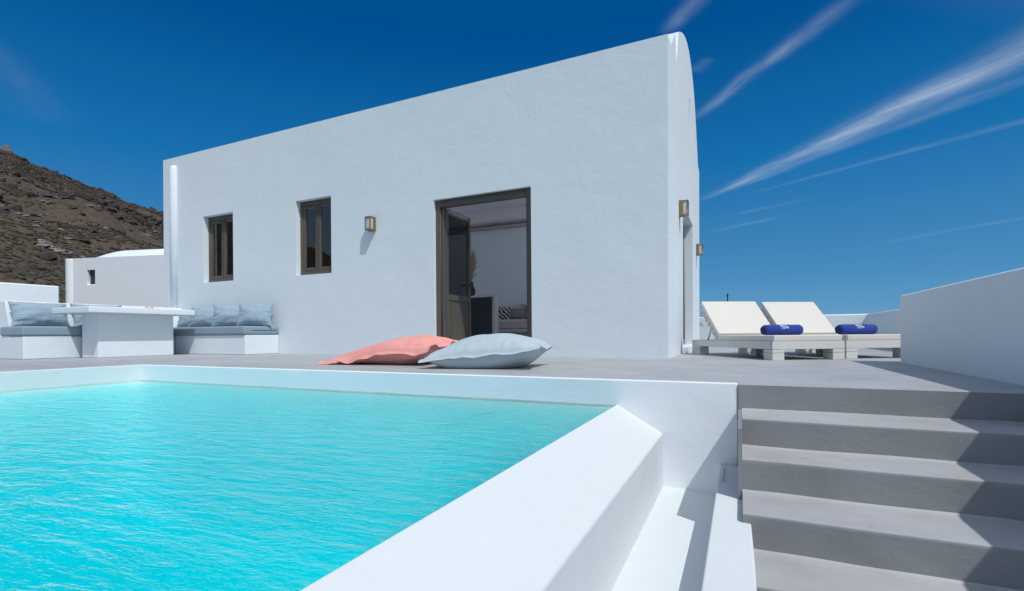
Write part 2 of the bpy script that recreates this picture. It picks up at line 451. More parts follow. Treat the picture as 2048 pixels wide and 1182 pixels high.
# --- stairs
st = thing('outdoor_stairs', 'grey cement stairs climbing from the foreground to the deck', 'stairs', (.7, 1.0, -1.6))
ys = [3.272, 2.905, 2.605, 2.285, 1.97, 1.65, 1.33, 1.01, .69, .37, .05, -.27]
zs = [0, -.147, -.296, -.448, -.597, -.745, -.893, -1.041, -1.19, -1.34, -1.49, -1.64]
nx = 40
for i in range(1, len(ys) - 1):
    m = MB(); y1 = ys[i - 1] - (.001 if i == 1 else 0); y0 = ys[i]; z = zs[i]; vs = []; fs = []
    # top, nosing and riser with the slight unevenness of trowelled cement
    for k_ in range(nx + 1):
        x = .006 + (1.434) * k_ / nx
        n1 = (noise.noise(Vector((x * 2.3, i * 7.1, 0))) * .008); n2 = noise.noise(Vector((x * 2.1, i * 5.3, 3))) * .004
        nb = noise.noise(Vector((x * 3.0, i * 3.3, 8))) * .004
        prof = [(y1, z + .010 + nb), (y1 - .014, z + .003 + nb * .6), (y1 - .05, z + n2 * .5), ((y0 + y1) / 2, z + n2 * .5), (y0 + .012 + n1, z + n2), (y0 + .005 + n1, z - .0015 + n2),
                (y0 + .0015 + n1, z - .005 + n2), (y0 + n1, z - .012), (y0 + n1 * .4, z - .19), (y0 + n1 * .4, z - .26)]
        vs += [(x, p[0], p[1]) for p in prof]
    q = 10
    for k_ in range(nx):
        for j in range(q - 1): fs.append((k_ * q + j, (k_ + 1) * q + j, (k_ + 1) * q + j + 1, k_ * q + j + 1))
    # close the step into a solid
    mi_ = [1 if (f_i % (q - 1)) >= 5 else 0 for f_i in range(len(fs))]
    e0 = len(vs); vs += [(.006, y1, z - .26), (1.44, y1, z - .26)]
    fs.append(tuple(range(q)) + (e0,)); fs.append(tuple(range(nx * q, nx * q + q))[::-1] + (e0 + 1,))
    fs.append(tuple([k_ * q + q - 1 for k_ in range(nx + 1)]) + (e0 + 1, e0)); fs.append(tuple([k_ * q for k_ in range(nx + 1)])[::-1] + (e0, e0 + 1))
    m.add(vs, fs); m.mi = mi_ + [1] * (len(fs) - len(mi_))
    link('step', m, [M_STEP, M_RISER_SHADE], st, smooth=False)
m = MB(); m.box(-.012, 1.44, 3.262, 3.2735, -.30, -.003); link('riser', m, M_RISER_SHADE, st)
m = MB(); m.box(-.0125, .006, 2.6, 3.262, -.49, -.15); link('stringer', m, M_RISER_SHADE, st)

# --- right boundary wall beside the stairs, then the outer parapet
def rail_wall(name, poly, z0, z1, label, bev=.03, cat='wall', sub=None):
    m = MB(); m.prism(poly, 'z', z0, z1); o = link(name, m, M_WHITE, bevel=bev, seg=4)
    return finish(o, label, cat)
rail_wall('stair_wall', [(1.441, -3.4), (2.75, -3.4), (2.75, 6.08), (1.441, 6.08)][::1], -3, .668,
          'tall white plastered wall running beside the stairs on the right, casting a dark shadow')
rail_wall('parapet_wall', [(2.5, 6.083), (2.75, 6.083), (2.75, 13.2), (-16, 13.2), (-16, 12.93), (2.5, 12.93)], -1, .695,
          'low white parapet wall behind the sun loungers at the terrace edge')

# --- terrain, hill and sea
def hill_T(az):
    pts = [(-180, 0), (-150, .05), (-125, .20), (-100, .31), (-85, .325), (-76, .295), (-73, .275), (-70.05, .262), (-69.13, .2545), (-67.65, .2465), (-66.09, .238), (-64.39, .2255),
           (-62.68, .2152), (-59.92, .200), (-55, .17), (-45, .11), (-32, .04), (-15, 0), (180, 0)]
    for (a, t), (b_, u) in zip(pts, pts[1:]):
        if a <= az <= b_: return t + (u - t) * (az - a) / (b_ - a)
    return 0
RR = 330.0
def fbm(x, y, s, o=5, seed=0):
    v = 0; a = 1; 
    for i in range(o):
        v += a * noise.noise(Vector((x / s, y / s, seed + i * 3.1))); a *= .5; s *= .5
    return v
def ground_z(r, az):
    T = hill_T(az); x = math.sin(R(az)) * r; y = math.cos(R(az)) * r
    base = -2.3
    near = min(1, max(0, (r - 26) / 30))
    coast = -58 * min(1, max(0, (r - 60) / 420)) * (1 - min(1, T / .08))
    z = base + coast * near
    if T > 0:
        t = max(0, (r - 30)) / (RR - 30)
        if r <= RR: h = T * RR * (t ** 1.06)
        else: h = T * RR * max(-.1, 1 - ((r - RR) / 300) ** 1.1)
        nearT = math.exp(-((r - RR) / 45) ** 2) if r < RR else 1
        amp = min(1, h / 12)
        rock = fbm(x, y, 26, 5, 2)
        ridge = (1 - abs(fbm(x, y, 60, 4, 9))) 
        bumps = rock * 1.9 * amp + (ridge - .6) * 3.0 * amp * (1 - .75 * nearT)
        ledge = max(0, fbm(x, y, 34, 3, 20) - .15) * 7.0 * amp * (1 - .8 * nearT)
        z += h + 2.4 * min(1, h / 10) + bumps * (1 - .55 * nearT) + ledge
    return z
azs = []
a = -180.0
while a < 180:
    azs.append(a)
    a += .11 if -76 <= a < -57 else (1.0 if -110 < a < -20 else 4.0)
azs.append(180.0)
rs = [0.01, 14, 24, 30]; 
while rs[-1] < 345: rs.append(rs[-1] + 1.5)
while rs[-1] < 700: rs.append(rs[-1] + 25)
rs = [r for r in rs if r <= 705]
vs = []; fs = []; na = len(azs)
for az in azs:
    for r in rs: vs.append((math.sin(R(az)) * r, math.cos(R(az)) * r, ground_z(r, az)))
nr = len(rs)
for i in range(na - 1):
    for j in range(nr - 1): fs.append((i * nr + j, (i + 1) * nr + j, (i + 1) * nr + j + 1, i * nr + j + 1))
m = MB(); m.add(vs, fs)
hill = link('hillside', m, M_HILL, smooth=True, weld=False); finish(hill, 'dry rocky scrub hillside rising behind the neighbouring house', kind='structure')
m = MB()
n = 96; rad = 30000; m.add([(0, 0, -56)] + [(math.sin(2 * math.pi * i / n) * rad, math.cos(2 * math.pi * i / n) * rad, -56) for i in range(n)], [(0, 1 + (i + 1) % n, 1 + i) for i in range(n)])
sea = link('sea', m, M_SEA); finish(sea, 'calm dark blue sea beyond the terrace', kind='structure')

def blob(mb, c, sx, sy, sz, rnd, jag=.3):
    t = (1 + 5 ** .5) / 2
    P = [(-1, t, 0), (1, t, 0), (-1, -t, 0), (1, -t, 0), (0, -1, t), (0, 1, t), (0, -1, -t), (0, 1, -t), (t, 0, -1), (t, 0, 1), (-t, 0, -1), (-t, 0, 1)]
    F = [(0, 11, 5), (0, 5, 1), (0, 1, 7), (0, 7, 10), (0, 10, 11), (1, 5, 9), (5, 11, 4), (11, 10, 2), (10, 7, 6), (7, 1, 8), (3, 9, 4), (3, 4, 2), (3, 2, 6), (3, 6, 8), (3, 8, 9), (4, 9, 5), (2, 4, 11), (6, 2, 10), (8, 6, 7), (9, 8, 1)]
    a = rnd.random() * 6.28; ca, sa = math.cos(a), math.sin(a); vs = []
    for p in P:
        k = (1 + (rnd.random() - .5) * 2 * jag) / 1.9
        x, y, z = p[0] * k * sx, p[1] * k * sy, p[2] * k * sz
        vs.append((c[0] + x * ca - y * sa, c[1] + x * sa + y * ca, c[2] + z))
    mb.add(vs, F)
rnd = random.Random(3)
g1, g2, rk, pr = MB(), MB(), MB(), MB()
for i in range(70000):
    az = rnd.uniform(-74, -58); r = 38 + (RR - 30) * rnd.random() ** .62
    x = math.sin(R(az)) * r; y = math.cos(R(az)) * r
    dens = fbm(x, y, 22, 3, 40)
    if dens < rnd.uniform(-.6, .25): continue
    s = rnd.uniform(.08, .26) * (.7 + r / 240)
    blob(g1 if rnd.random() < .6 else g2, (x, y, ground_z(r, az) + s * .1), s, s, s * .55, rnd, .35)
for i in range(9000):
    az = rnd.uniform(-74, -58); r = 45 + (RR - 50) * rnd.random() ** .6
    x = math.sin(R(az)) * r; y = math.cos(R(az)) * r
    if fbm(x, y, 34, 3, 20) < .42 + rnd.uniform(-.06, .2): 
        if rnd.random() > .07: continue
    s = rnd.uniform(.2, .85) * (.6 + r / 260)
    blob(rk, (x, y, ground_z(r, az) + s * .15), s * 1.2, s, s * .8, rnd, .45)
for i in range(240):
    az = rnd.uniform(-74, -58); r = 60 + 240 * rnd.random()
    s = rnd.uniform(.15, .38)
    blob(pr, (math.sin(R(az)) * r, math.cos(R(az)) * r, ground_z(r, az) + .1), s * 1.8, s, s * .7, rnd, .4)
for i in range(70):      # pale stones lower left
    t = rnd.random(); az = -68.9 + 2.0 * t + rnd.gauss(0, .15); r = 74 - 8 * t + rnd.gauss(0, 1.2); s = rnd.uniform(.12, .34)
    blob(pr if rnd.random() < .6 else rk, (math.sin(R(az)) * r, math.cos(R(az)) * r, ground_z(r, az) + .15), s * 1.6, s, s * .8, rnd, .4)
for nm, mb_, mt, lb in (('scrub', g1, M_SCRUB, 'low dark green scrub dotted over the hillside'), ('dry_scrub', g2, M_SCRUB2, 'low dry brown scrub dotted over the hillside'),
                    ('rocks', rk, M_ROCK, 'dark volcanic rocks in outcrops on the hillside'), ('pale_stones', pr, M_PALE, 'pale stones scattered on the hillside')):
    finish(link(nm, mb_, mt, weld=False), lb, kind='stuff')
# little ruin on the crest
az0 = -70.45; r0 = RR - 6
m = MB(); cx, cy = math.sin(R(az0)) * r0, math.cos(R(az0)) * r0; cz = ground_z(r0, az0) - 1.5
Mr = Matrix.Translation((cx, cy, cz)) @ Matrix.Rotation(R(20), 4, 'Z')
for (x0, x1, z1) in ((-6.2, -4.4, 3.6), (-4.0, -3.3, 3.0), (-2.6, .3, 3.9), (.6, 2.8, 4.6), (2.9, 3.6, 3.0)):
    m.box(x0, x1, -.6, .6, 0, z1, M=Mr)
m.box(-6.0, 3.2, .65, 1.6, 0, 2.9, M=Mr)
rn = link('ruined_wall', m, M_PALE, bevel=.2, seg=2); finish(rn, 'small pale stone ruin standing on the crest of the hill', 'ruin')

# ================================================================== HOUSE
HX0, HX1, HY0, HY1, HZ = -10.775, -.795, 6.27, 11.37, 3.945
house = thing('white_house', 'large white plastered house with curved gable and brown framed openings facing the pool', 'house', (-5.8, 8.8, 0))
# shell
def arch(y0, y1, zs_, rise, n=28, p=2.0):
    c = (y0 + y1) / 2; a_ = (y1 - y0) / 2; out = []
    for i in range(n + 1):
        t = math.pi * (1 - i / n); u = math.cos(t)
        out.append((c + a_ * u, zs_ + rise * max(0, (1 - abs(u) ** p)) ** (1 / p)))
    return out
m = MB()
def spline(P, n=6):
    out = []
    for i in range(len(P) - 1):
        p0 = Vector(P[max(0, i - 1)]); p1 = Vector(P[i]); p2 = Vector(P[i + 1]); p3 = Vector(P[min(len(P) - 1, i + 2)])
        for k_ in range(n):
            t = k_ / n; out.append(tuple(.5 * ((2 * p1) + (p2 - p0) * t + (2 * p0 - 5 * p1 + 4 * p2 - p3) * t * t + (3 * p1 - p0 - 3 * p2 + p3) * t ** 3)))
    return out + [tuple(P[-1])]
gp = spline([(6.66, 4.04), (7.06, 4.38), (7.57, 4.69), (8.1, 4.95), (8.55, 5.10), (9.0, 5.17), (9.4, 5.14), (9.8, 5.03), (10.2, 4.80), (10.53, 4.46), (10.8, 4.12), (11.02, 3.84)], 4)
prof = [(HY0, -.02), (HY1, -.02), (HY1, 3.76), (11.06, 3.80)] + gp[::-1] + [(6.60, 3.99), (HY0, 3.948)]
top = .022
n = len(prof)
def sk(x0, x1): return [(x0, p[0], p[1]) for p in prof] + [(x1 + top * max(0, p[1]) / 4, p[0], p[1]) for p in prof]
m.add(sk(-1.15, HX1), [tuple(range(n))[::-1], tuple(range(n, 2 * n))] + [(i, (i + 1) % n, n + (i + 1) % n, n + i) for i in range(n)])
shell = link('wall', m, M_WHITE, house)
m = MB(); m.box(HX0, -1.149, HY0, 6.62, -.02, 3.948); c1 = link('c', m, M_WHITE)
m = MB(); m.box(HX0, -1.149, 11.0, HY1, -.02, 3.77); c2 = link('c', m, M_WHITE)
m = MB(); m.box(HX0, HX0 + .35, 6.619, 11.001, -.02, 3.90); c3 = link('c', m, M_WHITE)
ow = []
W1 = (-9.515, -8.652, 1.362, 2.655); W2 = (-7.022, -6.208, 1.362, 2.66)
DR = (-4.172, -2.588, -.05, 2.338)
ED = (8.02, 9.72, .10, 2.30)
for (x0, x1, z0, z1) in (W1, W2, DR):
    m = MB(); m.box(x0, x1, 6.0, 6.9, z0, z1); ow.append(('DIFFERENCE', link('c', m, M_WHITE)))
m = MB(); m.box(-4.35, -2.15, 10.8, 11.6, .2, 2.8); ow.append(('DIFFERENCE', link('c', m, M_WHITE)))
m = MB(); m.box(-9.3, -7.55, 10.8, 11.6, .3, 2.7); ow.append(('DIFFERENCE', link('c', m, M_WHITE)))
m = MB(); m.box(-1.5, -.3, ED[0], ED[1], ED[2], ED[3]); ow.append(('DIFFERENCE', link('c', m, M_WHITE)))
m = MB(); m.box(-.86, -.3, 9.02, 9.16, 3.75, 4.36); ow.append(('DIFFERENCE', link('c', m, M_WHITE)))
# valley between parapet and gable
m = MB(); m.add([(-.772, 7.20, 4.06), (-.5, 6.80, 4.80), (-.5, 7.80, 5.05), (-.90, 7.62, 5.05), (-.90, 6.92, 4.80)], [(0, 1, 2), (0, 2, 3), (0, 3, 4), (0, 4, 1), (1, 4, 3, 2)])
ow.append(('DIFFERENCE', link('c', m, M_WHITE)))
sh_parts = [('UNION', c1), ('UNION', c2), ('UNION', c3)]
bpy.context.view_layer.update()
for c in (c1, c2, c3): pass
# objects above are in world space; the shell sits under the house empty: compensate while cutting
boolean(shell, sh_parts + ow)
add_bevel(shell, .022, 3)
# roof vault
m = MB(); pr_ = arch(6.6, 11.02, 3.5, 1.22, 24); pr2 = arch(6.8, 10.82, 3.4, 1.12, 24)
m.prism(pr_ + pr2[::-1], 'x', HX0 + .34, -1.148)
rf = link('roof', m, M_WHITE, house, smooth=False)
ADDED_SKYLIGHTS = ((-3.75, -1.35), (-9.4, -7.65))  # roof openings out of view, added to brighten the room
m = MB()
for xa, xb in ADDED_SKYLIGHTS: m.box(xa, xb, 6.9, 10.7, 3.0, 6.0)
boolean(rf, [('DIFFERENCE', link('c', m, M_WHITE))])
for p in rf.data.polygons: p.use_smooth = False
for xa, xb in ADDED_SKYLIGHTS:
    m = MB()
    for yy in (6.9, 8.15, 9.4, 10.65): m.box(xa - .01, xb + .01, yy, yy + .04, 4.10, 4.15)
    m.box(xa - .03, xa + .01, 6.94, 10.65, 4.10, 4.15); m.box(xb - .01, xb + .03, 6.94, 10.65, 4.10, 4.15)
    sl = link('added_skylight', m, M_FRAME, house)
    m = MB(); m.box(xa, xb, 6.92, 10.67, 4.122, 4.128); link('pane', m, mat('added_opal_pane', opalf), sl)
# unseen glazed openings added in the rear wall to let more light in
for xa, xb, za, zb in ((-4.35, -2.15, .2, 2.8), (-9.3, -7.55, .3, 2.7)):
    m = MB(); n3 = 3
    for k_ in range(n3 + 1):
        xx = xa + (xb - xa - .07) * k_ / n3; m.box(xx, xx + .07, 11.2, 11.27, za, zb)
    m.box(xa, xb, 11.201, 11.269, za, za + .08); m.box(xa, xb, 11.201, 11.269, zb - .08, zb)
    wn_ = link('window', m, M_FRAME, house, weld=False)
    m = MB(); m.box(xa, xb, 11.232, 11.238, za, zb); link('pane', m, M_GLASS, wn_)
# interior surfaces: floor, lining ceiling, cornice
m = MB(); m.box(HX0 + .3, -1.1, 6.38, 11.05, -.01, .012); link('floor', m, M_IFLOOR, house)
m = MB()
ci = arch(6.625, 10.995, 2.98, 1.25, 20, 2.0); m.prism(ci + [(p[0], p[1] + .05) for p in ci[::-1]], 'x', HX0 + .36, -1.16)
ceil_ = link('ceiling', m, mat('pinkish_ceiling', plaster((.82, .77, .80), .02, .3)), house)
m = MB(); m.box(-3.75, -1.35, 6.9, 10.7, 2.9, 6.0); m.box(-9.4, -7.65, 6.9, 10.7, 2.9, 6.0); boolean(ceil_, [('DIFFERENCE', link('c', m, M_WHITE))])
m = MB(); m.box(HX0 + .36, -1.16, 10.94, 10.995, 2.92, 2.985); m.box(HX0 + .36, -1.16, 6.625, 6.68, 2.92, 2.985); link('cornice', m, mat('cornice_paint', plaster((.45, .38, .40), .02, .3)), house)
m = MB(); m.box(-9.75, -9.6, 6.63, 10.9, .012, 2.95); link('partition_wall', m, M_ROOM, house)
# drain pipe on the facade
m = MB(); m.tube([(-10.40, 6.262, 0.0), (-10.40, 6.262, 3.70), (-10.40, 6.268, 3.77)], [.082, .082, .055], 16); dp = link('drainpipe', m, M_WHITE, house, smooth=True); dp['label'] = 'white plastered vertical downpipe at the left end of the facade'
# chimney-less; windows
def rect_frame(m, x0, x1, z0, z1, y0, y1, w, wt_=None, wb=None):
    wt_ = wt_ or w; wb = wb or w
    m.box(x0, x0 + w, y0, y1, z0, z1); m.box(x1 - w, x1, y0, y1, z0, z1)
    m.box(x0 + w, x1 - w, y0, y1, z1 - wt_, z1); m.box(x0 + w, x1 - w, y0, y1, z0, z0 + wb)
def window(x0, x1, z0, z1, yf):
    m = MB(); rect_frame(m, x0 - .002, x1 + .002, z0 - .002, z1 + .002, yf, yf + .07, .062, .075, .07)
    m.box(x0 + .0, x1 - .0, yf - .004, yf + .02, z0, z0 + .025)
    wn = link('window', m, M_FRAME, house, bevel=.004, seg=2)
    mid = (x0 + x1) / 2
    for s_, (a, b_) in enumerate(((x0 + .055, mid - .002), (mid + .002, x1 - .055))):
        m = MB(); rect_frame(m, a, b_, z0 + .062, z1 - .068, yf + .014, yf + .055, .062, .065, .075)
        m.box(a + .01 if s_ else b_ - .035, (a + .035) if s_ else b_ - .01, yf + .002, yf + .016, z0 + .07, z1 - .075)
        link('sash', m, M_FRAME, wn, bevel=.004, seg=2)
        m = MB(); m.box(a + .058, b_ - .058, yf + .032, yf + .038, z0 + .13, z1 - .13)
        link('pane', m, M_GLASS, wn)
    return wn
window(*W1, 6.375); window(*W2, 6.365)
# curtain-like pale shutter behind second window
# main double door, both leaves opened inwards
m = MB(); x0, x1, z0, z1 = DR; yf = 6.325
rect_frame(m, x0 - .002, x1 + .002, -.0, z1 + .002, yf, yf + .10, .085, .11, .012)
m.box(x0 + .085, x0 + .11, yf + .03, yf + .085, .012, z1 - .11); m.box(x1 - .11, x1 - .085, yf + .03, yf + .085, .012, z1 - .11)
df = link('door', m, M_FRAME, house, bevel=.005, seg=2)
def door_leaf(x, sgn, y0, y1):
    m = MB(); t = .045; xa, xb = (x, x + t) if sgn > 0 else (x - t, x)
    # stiles and rails in the YZ plane
    for (ya, yb, za, zb) in ((y0, y0 + .075, .02, 2.235), (y1 - .075, y1, .02, 2.235), (y0 + .075, y1 - .075, 2.15, 2.235), (y0 + .075, y1 - .075, .02, .16), (y0 + .075, y1 - .075, .84, .93)):
        m.box(xa, xb, ya, yb, za, zb)
    m.box(xa + .012, xb - .012, y0 + .075, y1 - .075, .16, .84)
    m.box(xa + .002, xb - .002, y0 + .15, y1 - .15, .22, .78)
    lf = link('door_leaf', m, M_FRAME, df, bevel=.004, seg=2)
    m = MB(); m.box((xa + xb) / 2 - .003, (xa + xb) / 2 + .003, y0 + .07, y1 - .07, .925, 2.155)
    return lf, m
for x, sg in ((-4.055, -1), (-2.705, 1)):
    lf, gm = door_leaf(x, sg, 6.43, 7.19)
    link('glass', gm, M_GLASS, df)
m = MB(); m.tube([(-4.055, 7.14, 1.12), (-4.0, 7.14, 1.12), (-4.0, 7.03, 1.12)], .010, 8); link('door_handle', m, M_DARK, df, smooth=True)
m = MB(); m.box(-4.085, -4.06, 6.425, 6.437, .03, 2.22); m.box(-4.079, -4.073, 6.4, 6.425, .03, 2.22); link('weather_strip', m, M_STEEL, df)
# east gable door
m = MB()
xf = -.93
y0, y1, z0, z1 = ED
m.box(xf - .07, xf, y0, y0 + .09, z0, z1); m.box(xf - .07, xf, y1 - .09, y1, z0, z1); m.box(xf - .07, xf, y0 + .09, y1 - .09, z1 - .1, z1); m.box(xf - .07, xf, (y0 + y1) / 2 - .04, (y0 + y1) / 2 + .04, z0, z1 - .1)
m.box(xf - .07, xf, y0 + .09, y1 - .09, z0, z0 + .1)
ed = link('door', m, M_FRAME, house, bevel=.004); ed['label'] = 'glazed brown door set into the gable wall'
m = MB(); m.box(xf - .04, xf - .034, y0 + .09, (y0 + y1) / 2 - .04, z0 + .1, z1 - .1); m.box(xf - .04, xf - .034, (y0 + y1) / 2 + .04, y1 - .09, z0 + .1, z1 - .1)
link('glass', m, M_GLASS, ed)
m = MB(); m.box(-1.14, -.72, 7.96, 9.78, -.01, .098); link('doorstep', m, M_WHITE, house, bevel=.01)

# wall lamps
def wall_lamp(label, loc, rz):
    """origin at the wall, local -Y points away from the wall"""
    t = thing('wall_lamp', label, 'wall lamp', loc, rz, group='square bronze wall lamps on the house')
    m = MB(); m.box(-.062, .062, -.055, .002, -.112, .112); link('housing', m, M_BRASS, t, bevel=.008, world=False)
    m = MB()
    m.box(-.058, -.044, -.128, -.055, -.104, -.090); m.box(.044, .058, -.128, -.055, -.104, -.090); m.box(-.058, -.044, -.128, -.055, .090, .104); m.box(.044, .058, -.128, -.055, .090, .104)
    m.box(-.058, .058, -.130, -.116, -.106, -.086); m.box(-.058, .058, -.130, -.116, .088, .106); m.box(-.058, -.044, -.130, -.116, -.086, .088); m.box(.044, .058, -.130, -.116, -.086, .088)
    m.box(-.058, .058, -.116, -.055, .098, .106)
    link('cage', m, M_BRASS, t, bevel=.003, world=False)
    m = MB(); m.box(-.047, .047, -.118, -.05, -.098, .096); link('lens', m, M_LENS, t, bevel=.01, world=False)
    return t
wall_lamp('square bronze wall lamp on the front facade between window and door', (-5.322, 6.27, 2.083), 0)
wall_lamp('nearer bronze lamp on the gable side, left above the side door', (-.785, 7.50, 2.10), R(90))
wall_lamp('farther bronze lamp on the gable side, standing out against the sky', (-.785, 10.55, 1.97), R(90))

# ---- inside the room
cab = thing('kitchen_counter', 'charcoal fronted counter with white edge seen through the open door', 'counter', (-5.1, 9.3, 0))
m = MB(); m.box(-6.2, -4.60, 9.03, 9.20, .013, 1.075); link('panel', m, M_CAB, cab, bevel=.004)
m = MB(); m.box(-4.598, -4.548, 9.02, 9.21, .013, 1.115); m.box(-6.2, -4.598, 9.02, 9.21, 1.077, 1.115); link('worktop', m, M_CABW, cab, bevel=.004)
vz = thing('vase', 'black vase of dried pampas grass on the counter indoors', 'vase', (-5.13, 9.115, 1.116))
m = MB(); prf = [(0, .05), (.04, .075), (.12, .085), (.2, .055), (.26, .035), (.3, .045)]
m.tube([(0, 0, z) for z, r in prf], [r for z, r in prf], 16); link('pot', m, M_CER, vz, smooth=True, world=False)
m = MB(); rr_ = random.Random(5)
for i in range(46):
    a = rr_.random() * 6.28; L = rr_.uniform(.35, .72); sp = rr_.uniform(.02, .16)
    p = Vector((0, 0, .28)); pts = [p]; 
    for k_ in range(1, 6):
        t = k_ / 5; pts.append(Vector((math.cos(a) * sp * t ** 1.6 * (2.2 if i % 9 == 0 else 1), math.sin(a) * sp * t ** 1.6, .28 + L * t - (L * .5 * t * t if i % 9 == 0 else 0))))
    m.tube(pts, [.003, .004, .011, .014, .010, .002], 5)
link('grass', m, M_PAMPAS, vz, world=False)
m = MB()
sofa = thing('sofa', 'pale built-in sofa against the back wall of the room', 'sofa', (-4.2, 10.5, 0))
m = MB(); m.box(-5.6, -2.6, 10.22, 10.93, .36, .425); m.box(-5.6, -5.45, 10.25, 10.93, .013, .36); m.box(-5.45, -2.6, 10.6, 10.93, .013, .36); link('base', m, M_CABW, sofa, bevel=.01)
m = MB(); m.box(-5.55, -2.65, 10.24, 10.93, .428, .65); link('mattress', m, M_SOFA, sofa, bevel=.04, seg=3)

# ================================================================== SOFT THINGS
def pillow_mesh(w, h, t, seed=0, N=44, flange=0.0, pinch=.07, wr=.012, p=.5, bottom=None, mid=None, wavy=.012, puff=None):
    """pillow lying in local XY, thickness along Z"""
    m = MB(); sz = N + 1
    rows = {}
    fi = 1 - flange
    for side in (1, -1):
        ids = []
        for j in range(sz):
            for i in range(sz):
                u = -1 + 2 * i / N; v = -1 + 2 * j / N
                # cluster samples towards the border
                u = math.sin(u * math.pi / 2) * .6 + u * .4; v = math.sin(v * math.pi / 2) * .6 + v * .4
                x = w / 2 * u * (1 - pinch * (1 - abs(v) ** 2.5)); y = h / 2 * v * (1 - pinch * (1 - abs(u) ** 2.5))
                uu = min(1, abs(u) / fi); vv = min(1, abs(v) / fi)
                hh = ((1 - uu ** 2.2) * (1 - vv ** 2.2)) ** p
                if puff: hh *= puff(u, v)
                eu = max(0, abs(u) - .45) / .55; ev = max(0, abs(v) - .45) / .55
                ins = 1 if (uu < 1 and vv < 1) else 0
                wv = 0
                if flange and v < -fi: z_dr = -.016 * min(1, (-v - fi) / flange) ** .8
                else: z_dr = 0
                if ins:
                    wv += noise.noise(Vector((v * 9, u * 1.4, seed))) * eu * 1.0 + noise.noise(Vector((v * 14, u * 2, seed + 4))) * eu * .5
                    wv += noise.noise(Vector((u * 9, v * 1.4, seed + 9))) * ev * 1.0 + noise.noise(Vector((u * 14, v * 2, seed + 14))) * ev * .5
                    wv += noise.noise(Vector((u * 2.2, v * 2.2, seed + 20))) * .8
                    wv *= wr * min(1, hh * 2.2)
                z0 = (mid(u, v) if mid else 0) + z_dr
                rim = max(abs(u), abs(v))
                z0 += noise.noise(Vector((u * 3.3 + seed, v * 3.3, 2))) * wavy * rim ** 3 * 2 + noise.noise(Vector((u * 6 + seed, v * 6, 5))) * wavy * .6 * rim ** 4
                if side == 1: z = z0 + t * hh + wv + .0015
                else:
                    bt = (bottom(u, v) if bottom else t)
                    z = z0 - bt * hh + wv * .5 - .0015
                ids.append(len(m.v)); m.v.append(Vector((x, y, z)))
        for j in range(N):
            for i in range(N):
                q = (ids[j * sz + i], ids[j * sz + i + 1], ids[(j + 1) * sz + i + 1], ids[(j + 1) * sz + i])
                m.f.append(list(q if side == 1 else q[::-1])); m.mi.append(0)
        rows[side] = ids
    a, b_ = rows[1], rows[-1]
    edge = [i for i in range(sz)] + [j * sz + N for j in range(1, sz)] + [N * sz + i for i in range(N - 1, -1, -1)] + [j * sz for j in range(N - 1, 0, -1)]
    for e, f_ in zip(edge, edge[1:] + edge[:1]):
        m.f.append([b_[e], b_[f_], a[f_], a[e]]); m.mi.append(0)
    return m

sofa_grp = 'pillows on the indoor sofa'
def place_mesh(name, m, mt, M, label, cat, group=None, smooth=True):
    loc = M.to_translation(); 
    me_m = MB(); me_m.v = [M @ v for v in m.v]; me_m.f = m.f; me_m.mi = m.mi
    o = link(name, me_m, mt, smooth=smooth, origin=tuple(loc), weld=False)
    return finish(o, label, cat, group)

def clampz(m, M, z=.004):
    Mi = M.inverted()
    out = []
    for v in m.v:
        q = M @ v
        if q.z < z: q.z = z + (q.z - z) * .02
        out.append(Mi @ q)
    m.v = out

# coral floor cushion: low on the left, propped up at its right side
def pink_mid(u, v): return .014 + .215 * max(0, (u + 1) / 2) ** 1.0 * (.80 + .20 * (v + 1) / 2) + .02 * math.sin(u * 5 + 1) * (abs(v) > .8)
m = pillow_mesh(1.36, .92, .175, 3, 96, .085, .04, .020, .55, bottom=lambda u, v: .03 + .24 * max(0, (u + 1) / 2), mid=pink_mid, wavy=.024, puff=lambda u, v: .70 + .38 * (u + 1) / 2)
Mp = Matrix.Translation((-3.48, 4.46, 0)) @ Matrix.Rotation(R(4), 4, 'Z')
clampz(m, Mp)
place_mesh('floor_cushion', m, M_PINK, Mp, 'large coral pink flanged floor cushion lying on the deck behind the grey one', 'floor cushion', 'floor cushions by the pool edge')
def blue_mid(u, v): return .085 + .10 * ((u + 1) / 2) ** 1.2
m = pillow_mesh(1.12, .84, .180, 11, 96, .05, .05, .020, .55, bottom=lambda u, v: .20, mid=blue_mid, wavy=.014, puff=lambda u, v: 1 - .12 * u * u)
Mb = Matrix.Translation((-2.17, 4.22, 0)) @ Matrix.Rotation(R(9), 4, 'Z')
clampz(m, Mb)
place_mesh('floor_cushion', m, M_BLUEGREY, Mb, 'plump pale blue grey floor cushion at the pool edge in front of the door', 'floor cushion', 'floor cushions by the pool edge')

# ================================================================== BUILT-IN BENCH, TABLE
bench = thing('built_in_bench', 'white masonry corner bench with low backrest under slate cushions', 'bench', (-10, 5, 0))
m = MB()
m.box(-10.5, -9.30, 3.50, 6.262, 0, .335)
m.box(-9.30, -7.448, 5.60, 6.262, 0, .335)
link('seat', m, M_WHITE, bench, bevel=.015, seg=3)
m = MB(); m.prism([(-10.6, 0), (-9.99, .0), (-9.99, .34), (-10.18, .885), (-10.6, .885)], 'y', 3.62, 6.262)
link('backrest', m, M_WHITE, bench, bevel=.015, seg=3)
def seat_cushion(x0, x1, y0, y1, z0, z1, label):
    m = MB(); nx_, ny_ = 60, 14
    vs = []; fs = []
    m.box(x0, x1, y0, y1, z0, z1)
    o = link('seat_cushion', m, M_SEAT, bevel=.03, seg=4, origin=((x0 + x1) / 2, (y0 + y1) / 2, z0))
    return finish(o, label, 'seat cushion', 'seat cushions on the built-in bench')
